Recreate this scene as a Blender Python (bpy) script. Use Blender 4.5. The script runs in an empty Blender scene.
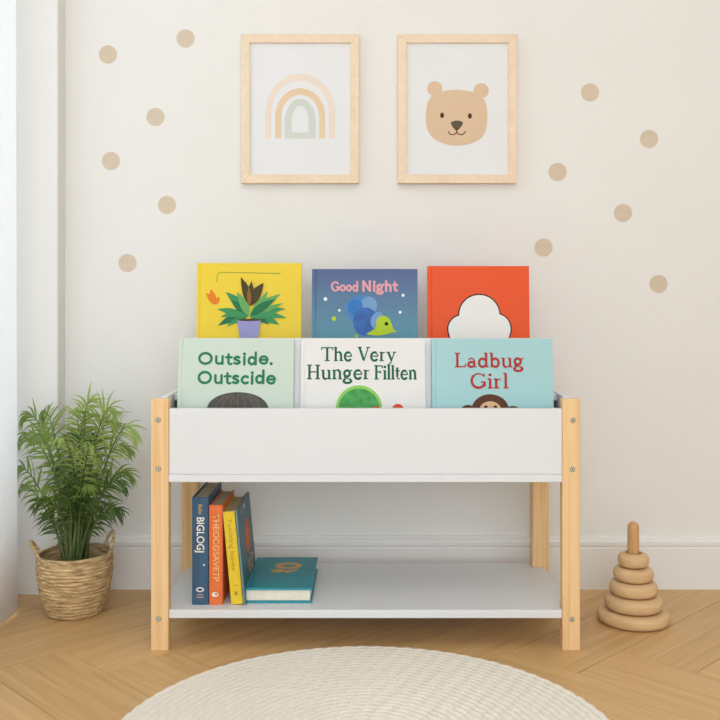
import bpy, bmesh, math, random
from mathutils import Vector, Matrix
R = math.radians
C = bpy.context.scene.collection
F, CX, HY, EYE = 920.0, 365.5, 311.0, 0.68     # focal length in pixels, vanishing point, eye height
random.seed(4)

def W(px, py, Y):
    return Vector(((px-CX)*Y/F, Y, EYE-(py-HY)*Y/F))
def s2l(c):
    return tuple(((v/255)/12.92 if v/255 <= .04045 else ((v/255+.055)/1.055)**2.4) for v in c)

# ------------------------------------------------------------------ materials
def mat(name, col, rough=.5, bump=0, bscale=200, spec=.5, vary=0, vscale=30, coat=0, sheen=0):
    m = bpy.data.materials.new(name); m.use_nodes = True
    nt = m.node_tree; b = nt.nodes['Principled BSDF']
    c = s2l(col)
    b.inputs['Base Color'].default_value = (*c, 1)
    b.inputs['Roughness'].default_value = rough
    b.inputs['Specular IOR Level'].default_value = spec
    b.inputs['Coat Weight'].default_value = coat
    b.inputs['Sheen Weight'].default_value = sheen
    tc = nt.nodes.new('ShaderNodeTexCoord')
    if vary:
        n = nt.nodes.new('ShaderNodeTexNoise'); n.inputs['Scale'].default_value = vscale; n.inputs['Detail'].default_value = 4
        nt.links.new(tc.outputs['Object'], n.inputs['Vector'])
        r = nt.nodes.new('ShaderNodeValToRGB')
        r.color_ramp.elements[0].position = .3; r.color_ramp.elements[1].position = .7
        r.color_ramp.elements[0].color = (*[v*(1-vary) for v in c], 1)
        r.color_ramp.elements[1].color = (*[min(1, v*(1+vary)) for v in c], 1)
        nt.links.new(n.outputs['Fac'], r.inputs['Fac']); nt.links.new(r.outputs['Color'], b.inputs['Base Color'])
    if bump:
        n = nt.nodes.new('ShaderNodeTexNoise'); n.inputs['Scale'].default_value = bscale; n.inputs['Detail'].default_value = 3
        nt.links.new(tc.outputs['Object'], n.inputs['Vector'])
        bp = nt.nodes.new('ShaderNodeBump'); bp.inputs['Strength'].default_value = bump; bp.inputs['Distance'].default_value = .002
        nt.links.new(n.outputs['Fac'], bp.inputs['Height']); nt.links.new(bp.outputs['Normal'], b.inputs['Normal'])
    return m

def wood(name, dark, light, stretch=(60, 60, 3), rough=.5, knots=False, coord='Object', per_island=0, bump=.15):
    m = bpy.data.materials.new(name); m.use_nodes = True
    nt = m.node_tree; b = nt.nodes['Principled BSDF']; L = nt.links.new; N = nt.nodes.new
    tc = N('ShaderNodeTexCoord'); mp = N('ShaderNodeMapping'); mp.inputs['Scale'].default_value = stretch
    src = tc.outputs[coord]
    geo = N('ShaderNodeNewGeometry')
    if per_island:
        ad = N('ShaderNodeVectorMath'); ad.operation = 'ADD'
        sc = N('ShaderNodeVectorMath'); sc.operation = 'SCALE'; sc.inputs[0].default_value = (3.7, 9.1, 5.3)
        L(geo.outputs['Random Per Island'], sc.inputs['Scale']); L(src, ad.inputs[0]); L(sc.outputs[0], ad.inputs[1]); src = ad.outputs[0]
    L(src, mp.inputs['Vector'])
    n1 = N('ShaderNodeTexNoise'); n1.inputs['Scale'].default_value = 1; n1.inputs['Detail'].default_value = 6; n1.inputs['Distortion'].default_value = .6
    L(mp.outputs[0], n1.inputs['Vector'])
    mp2 = N('ShaderNodeMapping'); mp2.inputs['Scale'].default_value = tuple(v*5 if v == max(stretch) else v*1.6 for v in stretch)
    L(src, mp2.inputs['Vector'])
    n2 = N('ShaderNodeTexNoise'); n2.inputs['Scale'].default_value = 1; n2.inputs['Detail'].default_value = 4
    L(mp2.outputs[0], n2.inputs['Vector'])
    mx = N('ShaderNodeMix'); mx.data_type = 'FLOAT'; mx.inputs[0].default_value = .4
    L(n1.outputs['Fac'], mx.inputs[2]); L(n2.outputs['Fac'], mx.inputs[3])
    r = N('ShaderNodeValToRGB'); r.color_ramp.elements[0].position = .35; r.color_ramp.elements[1].position = .65
    r.color_ramp.elements[0].color = (*s2l(dark), 1); r.color_ramp.elements[1].color = (*s2l(light), 1)
    L(mx.outputs[0], r.inputs['Fac'])
    out = r.outputs['Color']
    if per_island:
        mr = N('ShaderNodeMapRange'); mr.inputs['To Min'].default_value = 1-per_island; mr.inputs['To Max'].default_value = 1+per_island
        L(geo.outputs['Random Per Island'], mr.inputs['Value'])
        vm = N('ShaderNodeVectorMath'); vm.operation = 'SCALE'; L(out, vm.inputs[0]); L(mr.outputs[0], vm.inputs['Scale']); out = vm.outputs[0]
    L(out, b.inputs['Base Color']); b.inputs['Roughness'].default_value = rough
    b.inputs['Specular IOR Level'].default_value = .35
    bp = N('ShaderNodeBump'); bp.inputs['Strength'].default_value = bump; bp.inputs['Distance'].default_value = .0008
    L(mx.outputs[0], bp.inputs['Height']); L(bp.outputs['Normal'], b.inputs['Normal'])
    return m

M = {}
M['wall'] = mat('wall_paint', (229, 228, 225), .85, bump=.06, bscale=260, vary=.012, vscale=3, spec=.2)
M['trim'] = mat('white_trim_paint', (229, 228, 226), .5, spec=.35)
M['ceiling'] = mat('ceiling_paint', (240, 239, 235), .9, spec=.2)
M['white_board'] = mat('white_laminate', (221, 223, 226), .38, spec=.4, bump=.02, bscale=60)
M['pine'] = wood('pine_leg', (222, 178, 122), (241, 207, 158), (70, 70, 2.2), .5)
M['frame_wood'] = wood('pale_frame_wood', (226, 203, 174), (236, 216, 190), (40, 40, 40), .5, bump=.05)
M['toy_wood'] = wood('beech_toy', (204, 168, 122), (222, 190, 146), (14, 14, 70), .5, bump=.1)
M['floor'] = wood('oak_floor', (194, 154, 101), (216, 178, 127), (2.6, 60, 1), .42, coord='UV', per_island=.07, bump=.25)
M['steel'] = mat('screw_steel', (206, 200, 192), .3)
M['dark'] = mat('dark_recess', (35, 28, 24), .7)
M['paper'] = mat('page_paper', (232, 226, 210), .8, vary=.05, vscale=120)
M['paper_dark'] = mat('aged_page_paper', (190, 176, 150), .85, vary=.08, vscale=150)
M['print_white'] = mat('print_paper', (226, 227, 229), .6, spec=.2)
M['soil'] = mat('potting_soil', (48, 36, 26), .95, bump=.8, bscale=120, vary=.3, vscale=90)
def flat(name, col, rough=.45, **k):
    k.setdefault('spec', .2); return mat(name, col, rough, **k)

# ------------------------------------------------------------------ object helpers
def link(name, bm, mats, parent=None, smooth=False, bevel=0):
    me = bpy.data.meshes.new(name); bmesh.ops.recalc_face_normals(bm, faces=bm.faces[:]) if smooth != 'flatart' else None
    bm.to_mesh(me); bm.free()
    for m in (mats if isinstance(mats, (list, tuple)) else [mats]): me.materials.append(m)
    if smooth is True:
        for p in me.polygons: p.use_smooth = True
    o = bpy.data.objects.new(name, me); C.objects.link(o)
    if parent: o.parent = parent
    if bevel:
        b = o.modifiers.new('bevel', 'BEVEL'); b.width = bevel; b.segments = 2; b.limit_method = 'ANGLE'
        b.harden_normals = False
    return o
def empty(name, loc, label=None, cat=None, group=None, rot=(0, 0, 0)):
    o = bpy.data.objects.new(name, None); C.objects.link(o); o.location = loc; o.rotation_euler = rot
    o.empty_display_size = .05
    tag(o, label, cat, group); return o
def tag(o, label=None, cat=None, group=None, kind=None):
    for k, v in (('label', label), ('category', cat), ('group', group), ('kind', kind)):
        if v: o[k] = v
    return o
def struct(name, bm, m, **k):
    return tag(link(name, bm, m, **k), kind='structure')
def box(bm, a, b, mi=0):
    x0, y0, z0 = a; x1, y1, z1 = b
    v = [bm.verts.new(p) for p in ((x0,y0,z0),(x1,y0,z0),(x1,y1,z0),(x0,y1,z0),(x0,y0,z1),(x1,y0,z1),(x1,y1,z1),(x0,y1,z1))]
    for f in ((3,2,1,0),(4,5,6,7),(0,1,5,4),(1,2,6,5),(2,3,7,6),(3,0,4,7)):
        bm.faces.new([v[i] for i in f]).material_index = mi
def prism(bm, pts, z0, z1, axis='z', mi=0):
    """extrude a 2-D outline; axis z: (x,y), axis x: (y,z), axis y: (x,z)"""
    def P(p, t): return {'z': (p[0], p[1], t), 'x': (t, p[0], p[1]), 'y': (p[0], t, p[1])}[axis]
    a = [bm.verts.new(P(p, z0)) for p in pts]; b = [bm.verts.new(P(p, z1)) for p in pts]
    n = len(pts)
    bm.faces.new(a).material_index = mi; bm.faces.new(b[::-1]).material_index = mi
    for i in range(n):
        bm.faces.new((a[i], b[i], b[(i+1) % n], a[(i+1) % n])).material_index = mi
def lathe(bm, prof, n=48, cx=0, cy=0, disp=None, mi=0):
    rings = []
    for k, (r, z) in enumerate(prof):
        if r < 1e-6: rings.append([bm.verts.new((cx, cy, z))]); continue
        rg = []
        for i in range(n):
            a = 2*math.pi*i/n; rr = r+(disp(k, a, r, z) if disp else 0)
            rg.append(bm.verts.new((cx+rr*math.cos(a), cy+rr*math.sin(a), z)))
        rings.append(rg)
    for a, b in zip(rings, rings[1:]):
        for i in range(n):
            j = (i+1) % n
            if len(a) == 1 and len(b) == 1: continue
            if len(a) == 1: f = bm.faces.new((a[0], b[i], b[j]))
            elif len(b) == 1: f = bm.faces.new((a[i], a[j], b[0]))
            else: f = bm.faces.new((a[i], a[j], b[j], b[i]))
            f.material_index = mi
def tube(bm, pts, rad, n=8, mi=0, caps=True, disp=None):
    pts = [Vector(p) for p in pts]; rings = []; up = None
    for i, p in enumerate(pts):
        t = (pts[min(i+1, len(pts)-1)]-pts[max(i-1, 0)]).normalized()
        if up is None: up = t.orthogonal().normalized()
        up = (up-t*up.dot(t)).normalized(); sd = t.cross(up)
        r = rad[i] if isinstance(rad, (list, tuple)) else rad
        rings.append([bm.verts.new(p+(up*math.cos(2*math.pi*k/n)+sd*math.sin(2*math.pi*k/n))*(r*(1+(disp(i, k) if disp else 0)))) for k in range(n)])
    for a, b in zip(rings, rings[1:]):
        for k in range(n): bm.faces.new((a[k], a[(k+1) % n], b[(k+1) % n], b[k])).material_index = mi
    if caps: bm.faces.new(rings[0][::-1]).material_index = mi; bm.faces.new(rings[-1]).material_index = mi

# flat printed artwork lying on a face: 2-D shapes (x right, z up), facing -y
class Art:
    def __init__(s, to3=None): s.bm = bmesh.new(); s.m = []; s.layer = 1; s.to3 = to3 or (lambda x, z, d: (x, -d, z))
    def mi(s, m):
        if m not in s.m: s.m.append(m)
        return s.m.index(m)
    def poly(s, pts, m, layer=None):
        s.n = getattr(s, 'n', 0)+1; d = .00025*(layer or s.layer)+4e-6*(s.n % 50)
        v = [s.bm.verts.new(s.to3(x, z, d)) for x, z in pts]
        f = s.bm.faces.new(v); f.material_index = s.mi(m)
        f.normal_update()
    def ell(s, cx, cz, rx, rz, m, layer=None, a0=0, a1=360, n=40, rot=0):
        pts = []
        for i in range(n if a1-a0 == 360 else n+1):
            a = R(a0+(a1-a0)*i/n); x, z = rx*math.cos(a), rz*math.sin(a)
            pts.append((cx+x*math.cos(rot)-z*math.sin(rot), cz+x*math.sin(rot)+z*math.cos(rot)))
        s.poly(pts, m, layer)
    def stroke(s, pts, w, m, layer=None, caps=True):
        w = w/2
        for i in range(len(pts)-1):
            (x0, z0), (x1, z1) = pts[i], pts[i+1]; dx, dz = x1-x0, z1-z0; l = math.hypot(dx, dz)
            if l < 1e-9: continue
            nx, nz = -dz/l*w, dx/l*w
            s.poly([(x0-nx, z0-nz), (x1-nx, z1-nz), (x1+nx, z1+nz), (x0+nx, z0+nz)], m, layer)
        for i, p in enumerate(pts):
            if caps or 0 < i < len(pts)-1: s.ell(p[0], p[1], w, w, m, layer, n=10)
    def done(s, name, parent):
        bmesh.ops.triangulate(s.bm, faces=[f for f in s.bm.faces if len(f.verts) > 4])
        return link(name, s.bm, s.m, parent, smooth='flatart')

def arc(cx, cy, rx, ry, a0, a1, n=14):
    return [(cx+rx*math.cos(R(a0+(a1-a0)*i/n)), cy+ry*math.sin(R(a0+(a1-a0)*i/n))) for i in range(n+1)]
# letters: K heavy stroke, N light stroke, S serif bar
G = {
 'T': (.80, [('N', [(.02,.95),(.74,.95)]), ('K', [(.38,0),(.38,.95)]), ('S', [(.22,.03),(.54,.03)]), ('S', [(.02,.97),(.01,.78)]), ('S', [(.74,.97),(.75,.78)])]),
 'H': (.88, [('K', [(.17,0),(.17,1)]), ('K', [(.67,0),(.67,1)]), ('N', [(.17,.51),(.67,.51)]), ('S', [(.02,.03),(.32,.03)]), ('S', [(.52,.03),(.82,.03)]), ('S', [(.02,.97),(.32,.97)]), ('S', [(.52,.97),(.82,.97)])]),
 'V': (.80, [('K', [(.1,1),(.40,.02)]), ('N', [(.40,.02),(.68,1)]), ('S', [(0,.97),(.26,.97)]), ('S', [(.55,.97),(.8,.97)])]),
 'F': (.68, [('K', [(.17,0),(.17,1)]), ('N', [(.17,.95),(.62,.95)]), ('N', [(.17,.52),(.48,.52)]), ('S', [(.02,.03),(.34,.03)]), ('S', [(.02,.97),(.2,.97)]), ('S', [(.62,.97),(.63,.78)]), ('S', [(.48,.62),(.48,.42)])]),
 'L': (.68, [('K', [(.17,0),(.17,1)]), ('N', [(.17,.04),(.6,.04)]), ('S', [(.02,.03),(.3,.03)]), ('S', [(.02,.97),(.34,.97)]), ('S', [(.61,.02),(.63,.24)])]),
 'G': (.88, [('K', arc(.44,.5,.34,.46,130,330)), ('N', arc(.44,.5,.34,.46,40,130)), ('K', [(.74,.40),(.74,.12)]), ('N', [(.56,.42),(.80,.42)]), ('S', [(.72,.97),(.72,.74)])]),
 'N': (.86, [('K', [(.15,0),(.15,.98)]), ('K', [(.15,.98),(.66,.02)]), ('K', [(.66,.02),(.66,.98)])]),
 'O': (.92, [('K', arc(.43,.5,.35,.44,0,360,24))]),
 'h': (.66, [('K', [(.14,0),(.14,1)]), ('N', arc(.31,.42,.17,.22,180,60)), ('K', arc(.31,.42,.18,.22,75,0)+[(.49,0)]), ('S', [(.02,.03),(.27,.03)]), ('S', [(.38,.03),(.62,.03)]), ('S', [(.02,.98),(.14,.98)])]),
 'n': (.66, [('K', [(.14,0),(.14,.64)]), ('N', arc(.31,.42,.17,.22,180,60)), ('K', arc(.31,.42,.18,.22,75,0)+[(.49,0)]), ('S', [(.02,.03),(.27,.03)]), ('S', [(.38,.03),(.62,.03)]), ('S', [(.02,.62),(.14,.62)])]),
 'u': (.66, [('K', [(.13,.64),(.13,.24)]+arc(.28,.2,.15,.18,180,270)), ('N', arc(.30,.22,.17,.20,270,350)), ('K', [(.49,.64),(.49,0)]), ('S', [(.01,.62),(.14,.62)]), ('S', [(.37,.62),(.5,.62)]), ('S', [(.49,.03),(.62,.03)])]),
 'e': (.60, [('K', arc(.29,.32,.22,.30,60,325)), ('N', arc(.29,.32,.22,.30,0,80)), ('N', [(.09,.34),(.51,.34)])]),
 'r': (.48, [('K', [(.14,0),(.14,.64)]), ('N', arc(.31,.38,.17,.22,180,80)), ('K', [(.36,.57),(.37,.56)]), ('S', [(.02,.03),(.30,.03)]), ('S', [(.02,.62),(.14,.62)])]),
 'y': (.62, [('K', [(.1,.64),(.32,.04)]), ('N', [(.52,.64),(.26,-.14),(.16,-.26),(.07,-.24)]), ('S', [(0,.62),(.22,.62)]), ('S', [(.41,.62),(.62,.62)])]),
 'g': (.64, [('K', arc(.26,.40,.17,.21,0,360,20)), ('N', [(.4,.56),(.58,.62)]), ('N', [(.14,.24),(.10,.14),(.2,.07),(.38,.04)]), ('K', arc(.28,-.12,.23,.14,60,-240,20))]),
 'i': (.30, [('K', [(.14,0),(.14,.64)]), ('D', [(.14,.88)]), ('S', [(.02,.03),(.27,.03)]), ('S', [(.02,.62),(.14,.62)])]),
 'l': (.30, [('K', [(.14,0),(.14,1)]), ('S', [(.02,.03),(.27,.03)]), ('S', [(.02,.98),(.14,.98)])]),
 't': (.42, [('K', [(.17,.84),(.17,.18)]), ('N', arc(.28,.16,.11,.13,180,310)), ('N', [(.02,.60),(.36,.60)])]),
 'a': (.60, [('K', [(.42,.46),(.42,.02)]), ('N', arc(.26,.44,.16,.18,0,160)), ('K', arc(.26,.19,.17,.17,60,300)), ('N', [(.34,.34),(.42,.36)]), ('N', [(.34,.04),(.42,.12)]), ('S', [(.42,.03),(.56,.03)])]),
 'd': (.66, [('K', arc(.27,.31,.18,.29,40,320)), ('N', arc(.27,.31,.2,.29,-40,40)), ('K', [(.49,0),(.49,1)]), ('S', [(.37,.98),(.49,.98)]), ('S', [(.49,.03),(.62,.03)])]),
 'b': (.66, [('K', [(.14,0),(.14,1)]), ('K', arc(.34,.31,.18,.29,-140,140)), ('S', [(.02,.98),(.14,.98)])]),
 'o': (.62, [('K', arc(.29,.32,.21,.28,0,360,20))]),
 's': (.52, [('K', arc(.25,.46,.15,.14,40,200,8)+[(.24,.33),(.34,.26)]+arc(.23,.16,.16,.13,20,-150,8))]),
 'c': (.54, [('K', arc(.29,.32,.21,.28,50,310))]),
 '.': (.26, [('D', [(.12,.06)])]),
 ' ': (.32, []),
}
def text(art, s, x, z, h, width, m, style='serif', heavy=None, light=None, layer=2, track=0, wob=0):
    """x,z: left end of the baseline; h cap height; width of the whole line"""
    adv = sum(G[c][0]+track for c in s); sx = width/adv/h
    K = (heavy or (.15 if style == 'serif' else .17))*h; N = (light or (.055 if style == 'serif' else .16))*h
    rnd = random.Random(len(s)); cx = 0
    for c in s:
        dz = rnd.uniform(-wob, wob)*h
        for kind, pts in G[c][1]:
            if kind == 'S' and style != 'serif': continue
            P = [(x+(cx+p[0])*sx*h, z+p[1]*h+dz) for p in pts]
            if kind == 'D': art.ell(P[0][0], P[0][1], K*.62, K*.62, m, layer, n=14)
            else: art.stroke(P, {'K': K, 'N': N, 'S': N}[kind], m, layer, caps=(style != 'serif'))
        cx += G[c][0]+track
def font_text(name, s, m, parent, size, mw, offset=.0):
    """one printed word on a spine or cover, made with the built-in font; returns a mesh in its own x-y plane"""
    cu = bpy.data.curves.new(name, 'FONT'); cu.body = s; cu.size = size; cu.offset = offset; cu.align_x = 'LEFT'; cu.align_y = 'CENTER'
    t = bpy.data.objects.new(name, cu); C.objects.link(t)
    dg = bpy.context.evaluated_depsgraph_get()
    me = bpy.data.meshes.new_from_object(t.evaluated_get(dg)); bpy.data.objects.remove(t)
    xs = [v.co.x for v in me.vertices]; w = max(xs)-min(xs); x0 = min(xs)
    for v in me.vertices: v.co.x = (v.co.x-x0)*mw/w
    me.materials.clear(); me.materials.append(m)
    o = bpy.data.objects.new(name, me); C.objects.link(o); o.parent = parent; return o

# ------------------------------------------------------------------ the room
X0, X1, Y0, YW, ZC = -1.02, 2.3, -1.9, 2.262, 2.5
# herringbone floor
w, n = .157, 5; L_ = w*n
u0, v0 = (-.60-1.84)*.7071, (-.60+1.84)*.7071-w
bm = bmesh.new(); uvl = bm.loops.layers.uv.new('UVMap')
def plank(ua, va, ub, vb, horiz):
    c = []; g = .0007; e = .0012
    cs = [((ua+ub)/2-(vb-va)*0, 0)]
    def XY(u, v): return ((u+v)*.7071, (v-u)*.7071)
    xc, yc = XY((ua+ub)/2, (va+vb)/2)
    if not (X0-.6 < xc < X1+.6 and Y0-.6 < yc < YW+.6): return
    out = [(ua+g, va+g), (ub-g, va+g), (ub-g, vb-g), (ua+g, vb-g)]
    inn = [(ua+e, va+e), (ub-e, va+e), (ub-e, vb-e), (ua+e, vb-e)]
    lo = [bm.verts.new((*XY(*p), -.002)) for p in out]; mid = [bm.verts.new((*XY(*p), -.0004)) for p in out]; hi = [bm.verts.new((*XY(*p), 0)) for p in inn]
    fs = [bm.faces.new(hi)]
    for a, b in ((lo, mid), (mid, hi)):
        for i in range(4): fs.append(bm.faces.new((a[i], a[(i+1) % 4], b[(i+1) % 4], b[i])))
    for f in fs:
        for lp in f.loops:
            x, y = lp.vert.co.x, lp.vert.co.y; u, v = (x-y)*.7071, (x+y)*.7071
            lp[uvl].uv = (u, v) if horiz else (v, u)
for i in range(-30, 34):
    for j in range(-30, 34):
        k = (i-j) % (2*n)
        if k == 0: plank(u0+i*w, v0+j*w, u0+(i+n)*w, v0+(j+1)*w, True)
        if k == 2*n-1: plank(u0+i*w, v0+j*w, u0+(i+1)*w, v0+(j+n)*w, False)
for f in bm.faces: f.normal_update()
# trim to the room
for co, no in (((X0, 0, 0), (-1, 0, 0)), ((X1, 0, 0), (1, 0, 0)), ((0, Y0, 0), (0, -1, 0)), ((0, YW, 0), (0, 1, 0))):
    bmesh.ops.bisect_plane(bm, geom=bm.verts[:]+bm.edges[:]+bm.faces[:], plane_co=co, plane_no=no, clear_outer=True)
seam = mat('floor_seam', (120, 86, 52), .9)
box(bm, (X0, Y0, -.06), (X1, YW, -.0018), 1)
struct('floor', bm, [M['floor'], seam])
bm = bmesh.new(); box(bm, (X0-.1, YW, -.06), (X1+.1, YW+.1, ZC)); struct('wall_back', bm, M['wall'])
bm = bmesh.new(); box(bm, (X1, Y0, -.06), (X1+.1, YW, ZC)); struct('wall_right', bm, M['wall'])
bm = bmesh.new(); box(bm, (X0-.1, Y0-.1, ZC), (X1+.1, YW+.1, ZC+.1)); struct('ceiling', bm, M['ceiling'])
# pilaster beside the curtain
bm = bmesh.new(); box(bm, (X0, 2.207, -.002), (-.738, YW+.001, ZC)); struct('trim_1', bm, M['wall'], bevel=.003)
def wall_with_hole(name, axis, pos, t, a0, a1, h0, h1, z0, z1):
    bm = bmesh.new()
    def B(p0, p1, q0, q1):
        if axis == 'x': box(bm, (pos-t, p0, q0), (pos, p1, q1))
        else: box(bm, (p0, pos-t, q0), (p1, pos, q1))
    B(a0, a1, -.06, z0); B(a0, a1, z1, ZC); B(a0, h0, z0, z1); B(h1, a1, z0, z1)
    struct(name, bm, M['wall'])
glass = bpy.data.materials.new('window_glass'); glass.use_nodes = True
nt = glass.node_tree; nt.nodes.clear()
o_ = nt.nodes.new('ShaderNodeOutputMaterial'); tr = nt.nodes.new('ShaderNodeBsdfTransparent'); gl = nt.nodes.new('ShaderNodeBsdfGlossy'); gl.inputs['Roughness'].default_value = .02
mx = nt.nodes.new('ShaderNodeMixShader'); mx.inputs[0].default_value = .06
nt.links.new(tr.outputs[0], mx.inputs[1]); nt.links.new(gl.outputs[0], mx.inputs[2]); nt.links.new(mx.outputs[0], o_.inputs[0])
wall_with_hole('wall_left', 'x', X0, .1, Y0, YW, 1.0, 2.08, .15, 2.25)
wall_with_hole('wall_front', 'y', Y0, .1, X0, X1, -.95, 1.35, .04, 2.3)
def window(name, axis, pos, t, h0, h1, z0, z1):
    fb, gb = bmesh.new(), bmesh.new()
    def B(bm, p0, p1, q0, q1, d0, d1):
        if axis == 'x': box(bm, (pos-d1, p0, q0), (pos-d0, p1, q1))
        else: box(bm, (p0, pos-d1, q0), (p1, pos-d0, q1))
    f = .05
    for a in ((h0, h0+f, z0, z1), (h1-f, h1, z0, z1), (h0+f, h1-f, z0, z0+f), (h0+f, h1-f, z1-f, z1), ((h0+h1)/2-.02, (h0+h1)/2+.02, z0+f, z1-f)): B(fb, *a, .03, .08)
    B(gb, h0+f, h1-f, z0+f, z1-f, .052, .056)
    o = struct(name, fb, M['trim']); link('window_pane', gb, glass, o)
window('window_1', 'x', X0, .1, 1.0, 2.08, .15, 2.25)
window('added_rear_window', 'y', Y0, .1, -.95, 1.35, .04, 2.3)  # unseen window added behind the camera to let in frontal fill light
# skirting board with a moulded top
bm = bmesh.new()
prof = [(YW+.001, 0), (YW-.016, 0), (YW-.016, .100), (YW-.0145, .103), (YW-.0145, .1045), (YW-.017, .107), (YW-.017, .116), (YW-.013, .121), (YW-.008, .1235), (YW-.006, .127), (YW+.001, .129)]
prism(bm, prof, -.738, X1, axis='x'); struct('baseboard_back', bm, M['trim'])

# curtain
cur = bpy.data.materials.new('curtain_fabric'); cur.use_nodes = True
nt = cur.node_tree; b = nt.nodes['Principled BSDF']; b.inputs['Base Color'].default_value = (*s2l((238, 238, 238)), 1); b.inputs['Roughness'].default_value = .9; b.inputs['Specular IOR Level'].default_value = .1
tl = nt.nodes.new('ShaderNodeBsdfTranslucent'); tl.inputs[0].default_value = (.85, .86, .87, 1); mx = nt.nodes.new('ShaderNodeMixShader'); mx.inputs[0].default_value = .55
nt.links.new(b.outputs[0], mx.inputs[1]); nt.links.new(tl.outputs[0], mx.inputs[2])
ts = nt.nodes.new('ShaderNodeBsdfTransparent'); m2 = nt.nodes.new('ShaderNodeMixShader'); m2.inputs[0].default_value = .12
nt.links.new(mx.outputs[0], m2.inputs[1]); nt.links.new(ts.outputs[0], m2.inputs[2]); nt.links.new(m2.outputs[0], nt.nodes['Material Output'].inputs[0])
key = [(-.93, 2.12), (-.88, 2.155), (-.825, 2.135), (-.79, 2.09), (-.783, 2.04), (-.79, 1.985), (-.83, 1.94), (-.88, 1.92), (-.90, 1.885), (-.87, 1.845), (-.82, 1.81), (-.80, 1.765), (-.82, 1.715), (-.87, 1.685), (-.895, 1.65),
       (-.87, 1.6), (-.82, 1.57), (-.80, 1.52), (-.82, 1.47), (-.88, 1.43), (-.90, 1.39), (-.87, 1.35), (-.82, 1.31), (-.805, 1.26), (-.83, 1.2), (-.89, 1.16)]
def catmull(P, k=5):
    out = []
    for i in range(len(P)-1):
        p0, p1, p2, p3 = P[max(i-1, 0)], P[i], P[i+1], P[min(i+2, len(P)-1)]
        for s in range(k):
            t = s/k; out.append(tuple(.5*((2*b_)+(c-a)*t+(2*a-5*b_+4*c-d)*t*t+(-a+3*b_-3*c+d)*t**3) for a, b_, c, d in zip(p0, p1, p2, p3)))
    return out+[tuple(P[-1])]
path = catmull(key); bm = bmesh.new(); grid = []
for k in range(13):
    z = .006+(2.42-.006)*k/12; f = 1-.12*(k/12)
    grid.append([bm.verts.new((-.85+(x+.85)*f, y, z)) for x, y in path])
for a, b in zip(grid, grid[1:]):
    for i in range(len(a)-1): bm.faces.new((a[i], a[i+1], b[i+1], b[i]))
o = link('curtain', bm, cur, smooth=True); s = o.modifiers.new('solid', 'SOLIDIFY'); s.thickness = .0015
tag(o, 'white floor-length sheer curtain hanging at the left edge of the photo', 'curtain')

# ------------------------------------------------------------------ wall stickers
dotm = mat('sticker_beige', (207, 191, 169), .7, vary=.04, vscale=60)
dots = [(108, 54.5, 'highest dot at far left, near the curtain side, above all others in its column'), (185.5, 38.5, ''), (155.5, 117, ''), (111, 161, ''), (167, 205, ''), (127.5, 263, ''),
        (590, 92.5, ''), (649, 139, ''), (557.5, 172, ''), (623, 213, ''), (543.5, 247.5, ''), (658.5, 284, '')]
dl = ['beige round wall sticker nearest the top left corner, second highest left of the frames',
      'beige round wall sticker left of the rainbow picture, highest of all the dots',
      'beige round wall sticker left of the frames, third dot down from the top',
      'beige round wall sticker left of the frames, fourth dot down from the top',
      'beige round wall sticker just below left of the rainbow picture, fifth down on the left',
      'beige round wall sticker lowest on the left side, left of the yellow book',
      'beige round wall sticker highest on the right side, right of the bear picture',
      'beige round wall sticker on the right side, second down, high near the right edge',
      'beige round wall sticker just below right of the bear picture, third down on the right',
      'beige round wall sticker on the right side, fourth dot down from the top',
      'beige round wall sticker just above right of the orange book, fifth down on the right',
      'beige round wall sticker lowest on the right side, nearest the right edge']
src = None
for (px, py, _), lb in zip(dots, dl):
    p = W(px, py, YW)
    if src is None:
        bm = bmesh.new(); r = 9.1*YW/F; a = [(r*math.cos(R(t*9)), r*math.sin(R(t*9))) for t in range(40)]
        prism(bm, a, -.0006, .0002, axis='y'); o = src = link('wall_sticker', bm, dotm)
    else: o = src.copy(); C.objects.link(o)
    o.location = p; tag(o, lb, 'sticker', 'beige dot stickers on the wall')

# ------------------------------------------------------------------ framed pictures
def framed(x0, y0, x1, y1, label):
    Yf = YW-.020; a = W(x0, y1, Yf); b = W(x1, y0, Yf); w_, h_ = b.x-a.x, b.z-a.z; t = 8.6*Yf/F
    e = empty('framed_picture', (a.x+w_/2, YW-.0005, a.z), label, 'picture', 'framed prints above the bookcase'); d = .0195; r = .0125
    bm = bmesh.new(); O = [(-w_/2, 0), (w_/2, 0), (w_/2, h_), (-w_/2, h_)]; I = [(-w_/2+t, t), (w_/2-t, t), (w_/2-t, h_-t), (-w_/2+t, h_-t)]
    for i in range(4):   # four mitred bars
        j = (i+1) % 4; g = .0002; q = [O[i], O[j], I[j], I[i]]
        cx = sum(p[0] for p in q)/4; cz = sum(p[1] for p in q)/4
        prism(bm, q, -d, 0, axis='y')
    link('frame', bm, M['frame_wood'], e, bevel=.0008)
    bm = bmesh.new(); box(bm, (-w_/2+t-.002, -r, t-.002), (w_/2-t+.002, -r+.003, h_-t+.002)); link('print', bm, M['print_white'], e)
    # artwork coordinates: image pixels
    s = Yf/F
    return e, Art(lambda x, z, dd: ((x-(x0+x1)/2)*s, -r-dd, (y1-z)*s))
e, A = framed(241, 34, 359, 183, 'pale wood picture frame on the left holding a pastel rainbow print')
pk, oc, sg = flat('print_pink', (230, 215, 203), .7), flat('print_ochre', (226, 200, 168), .7), flat('print_sage', (204, 210, 202), .7)
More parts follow.
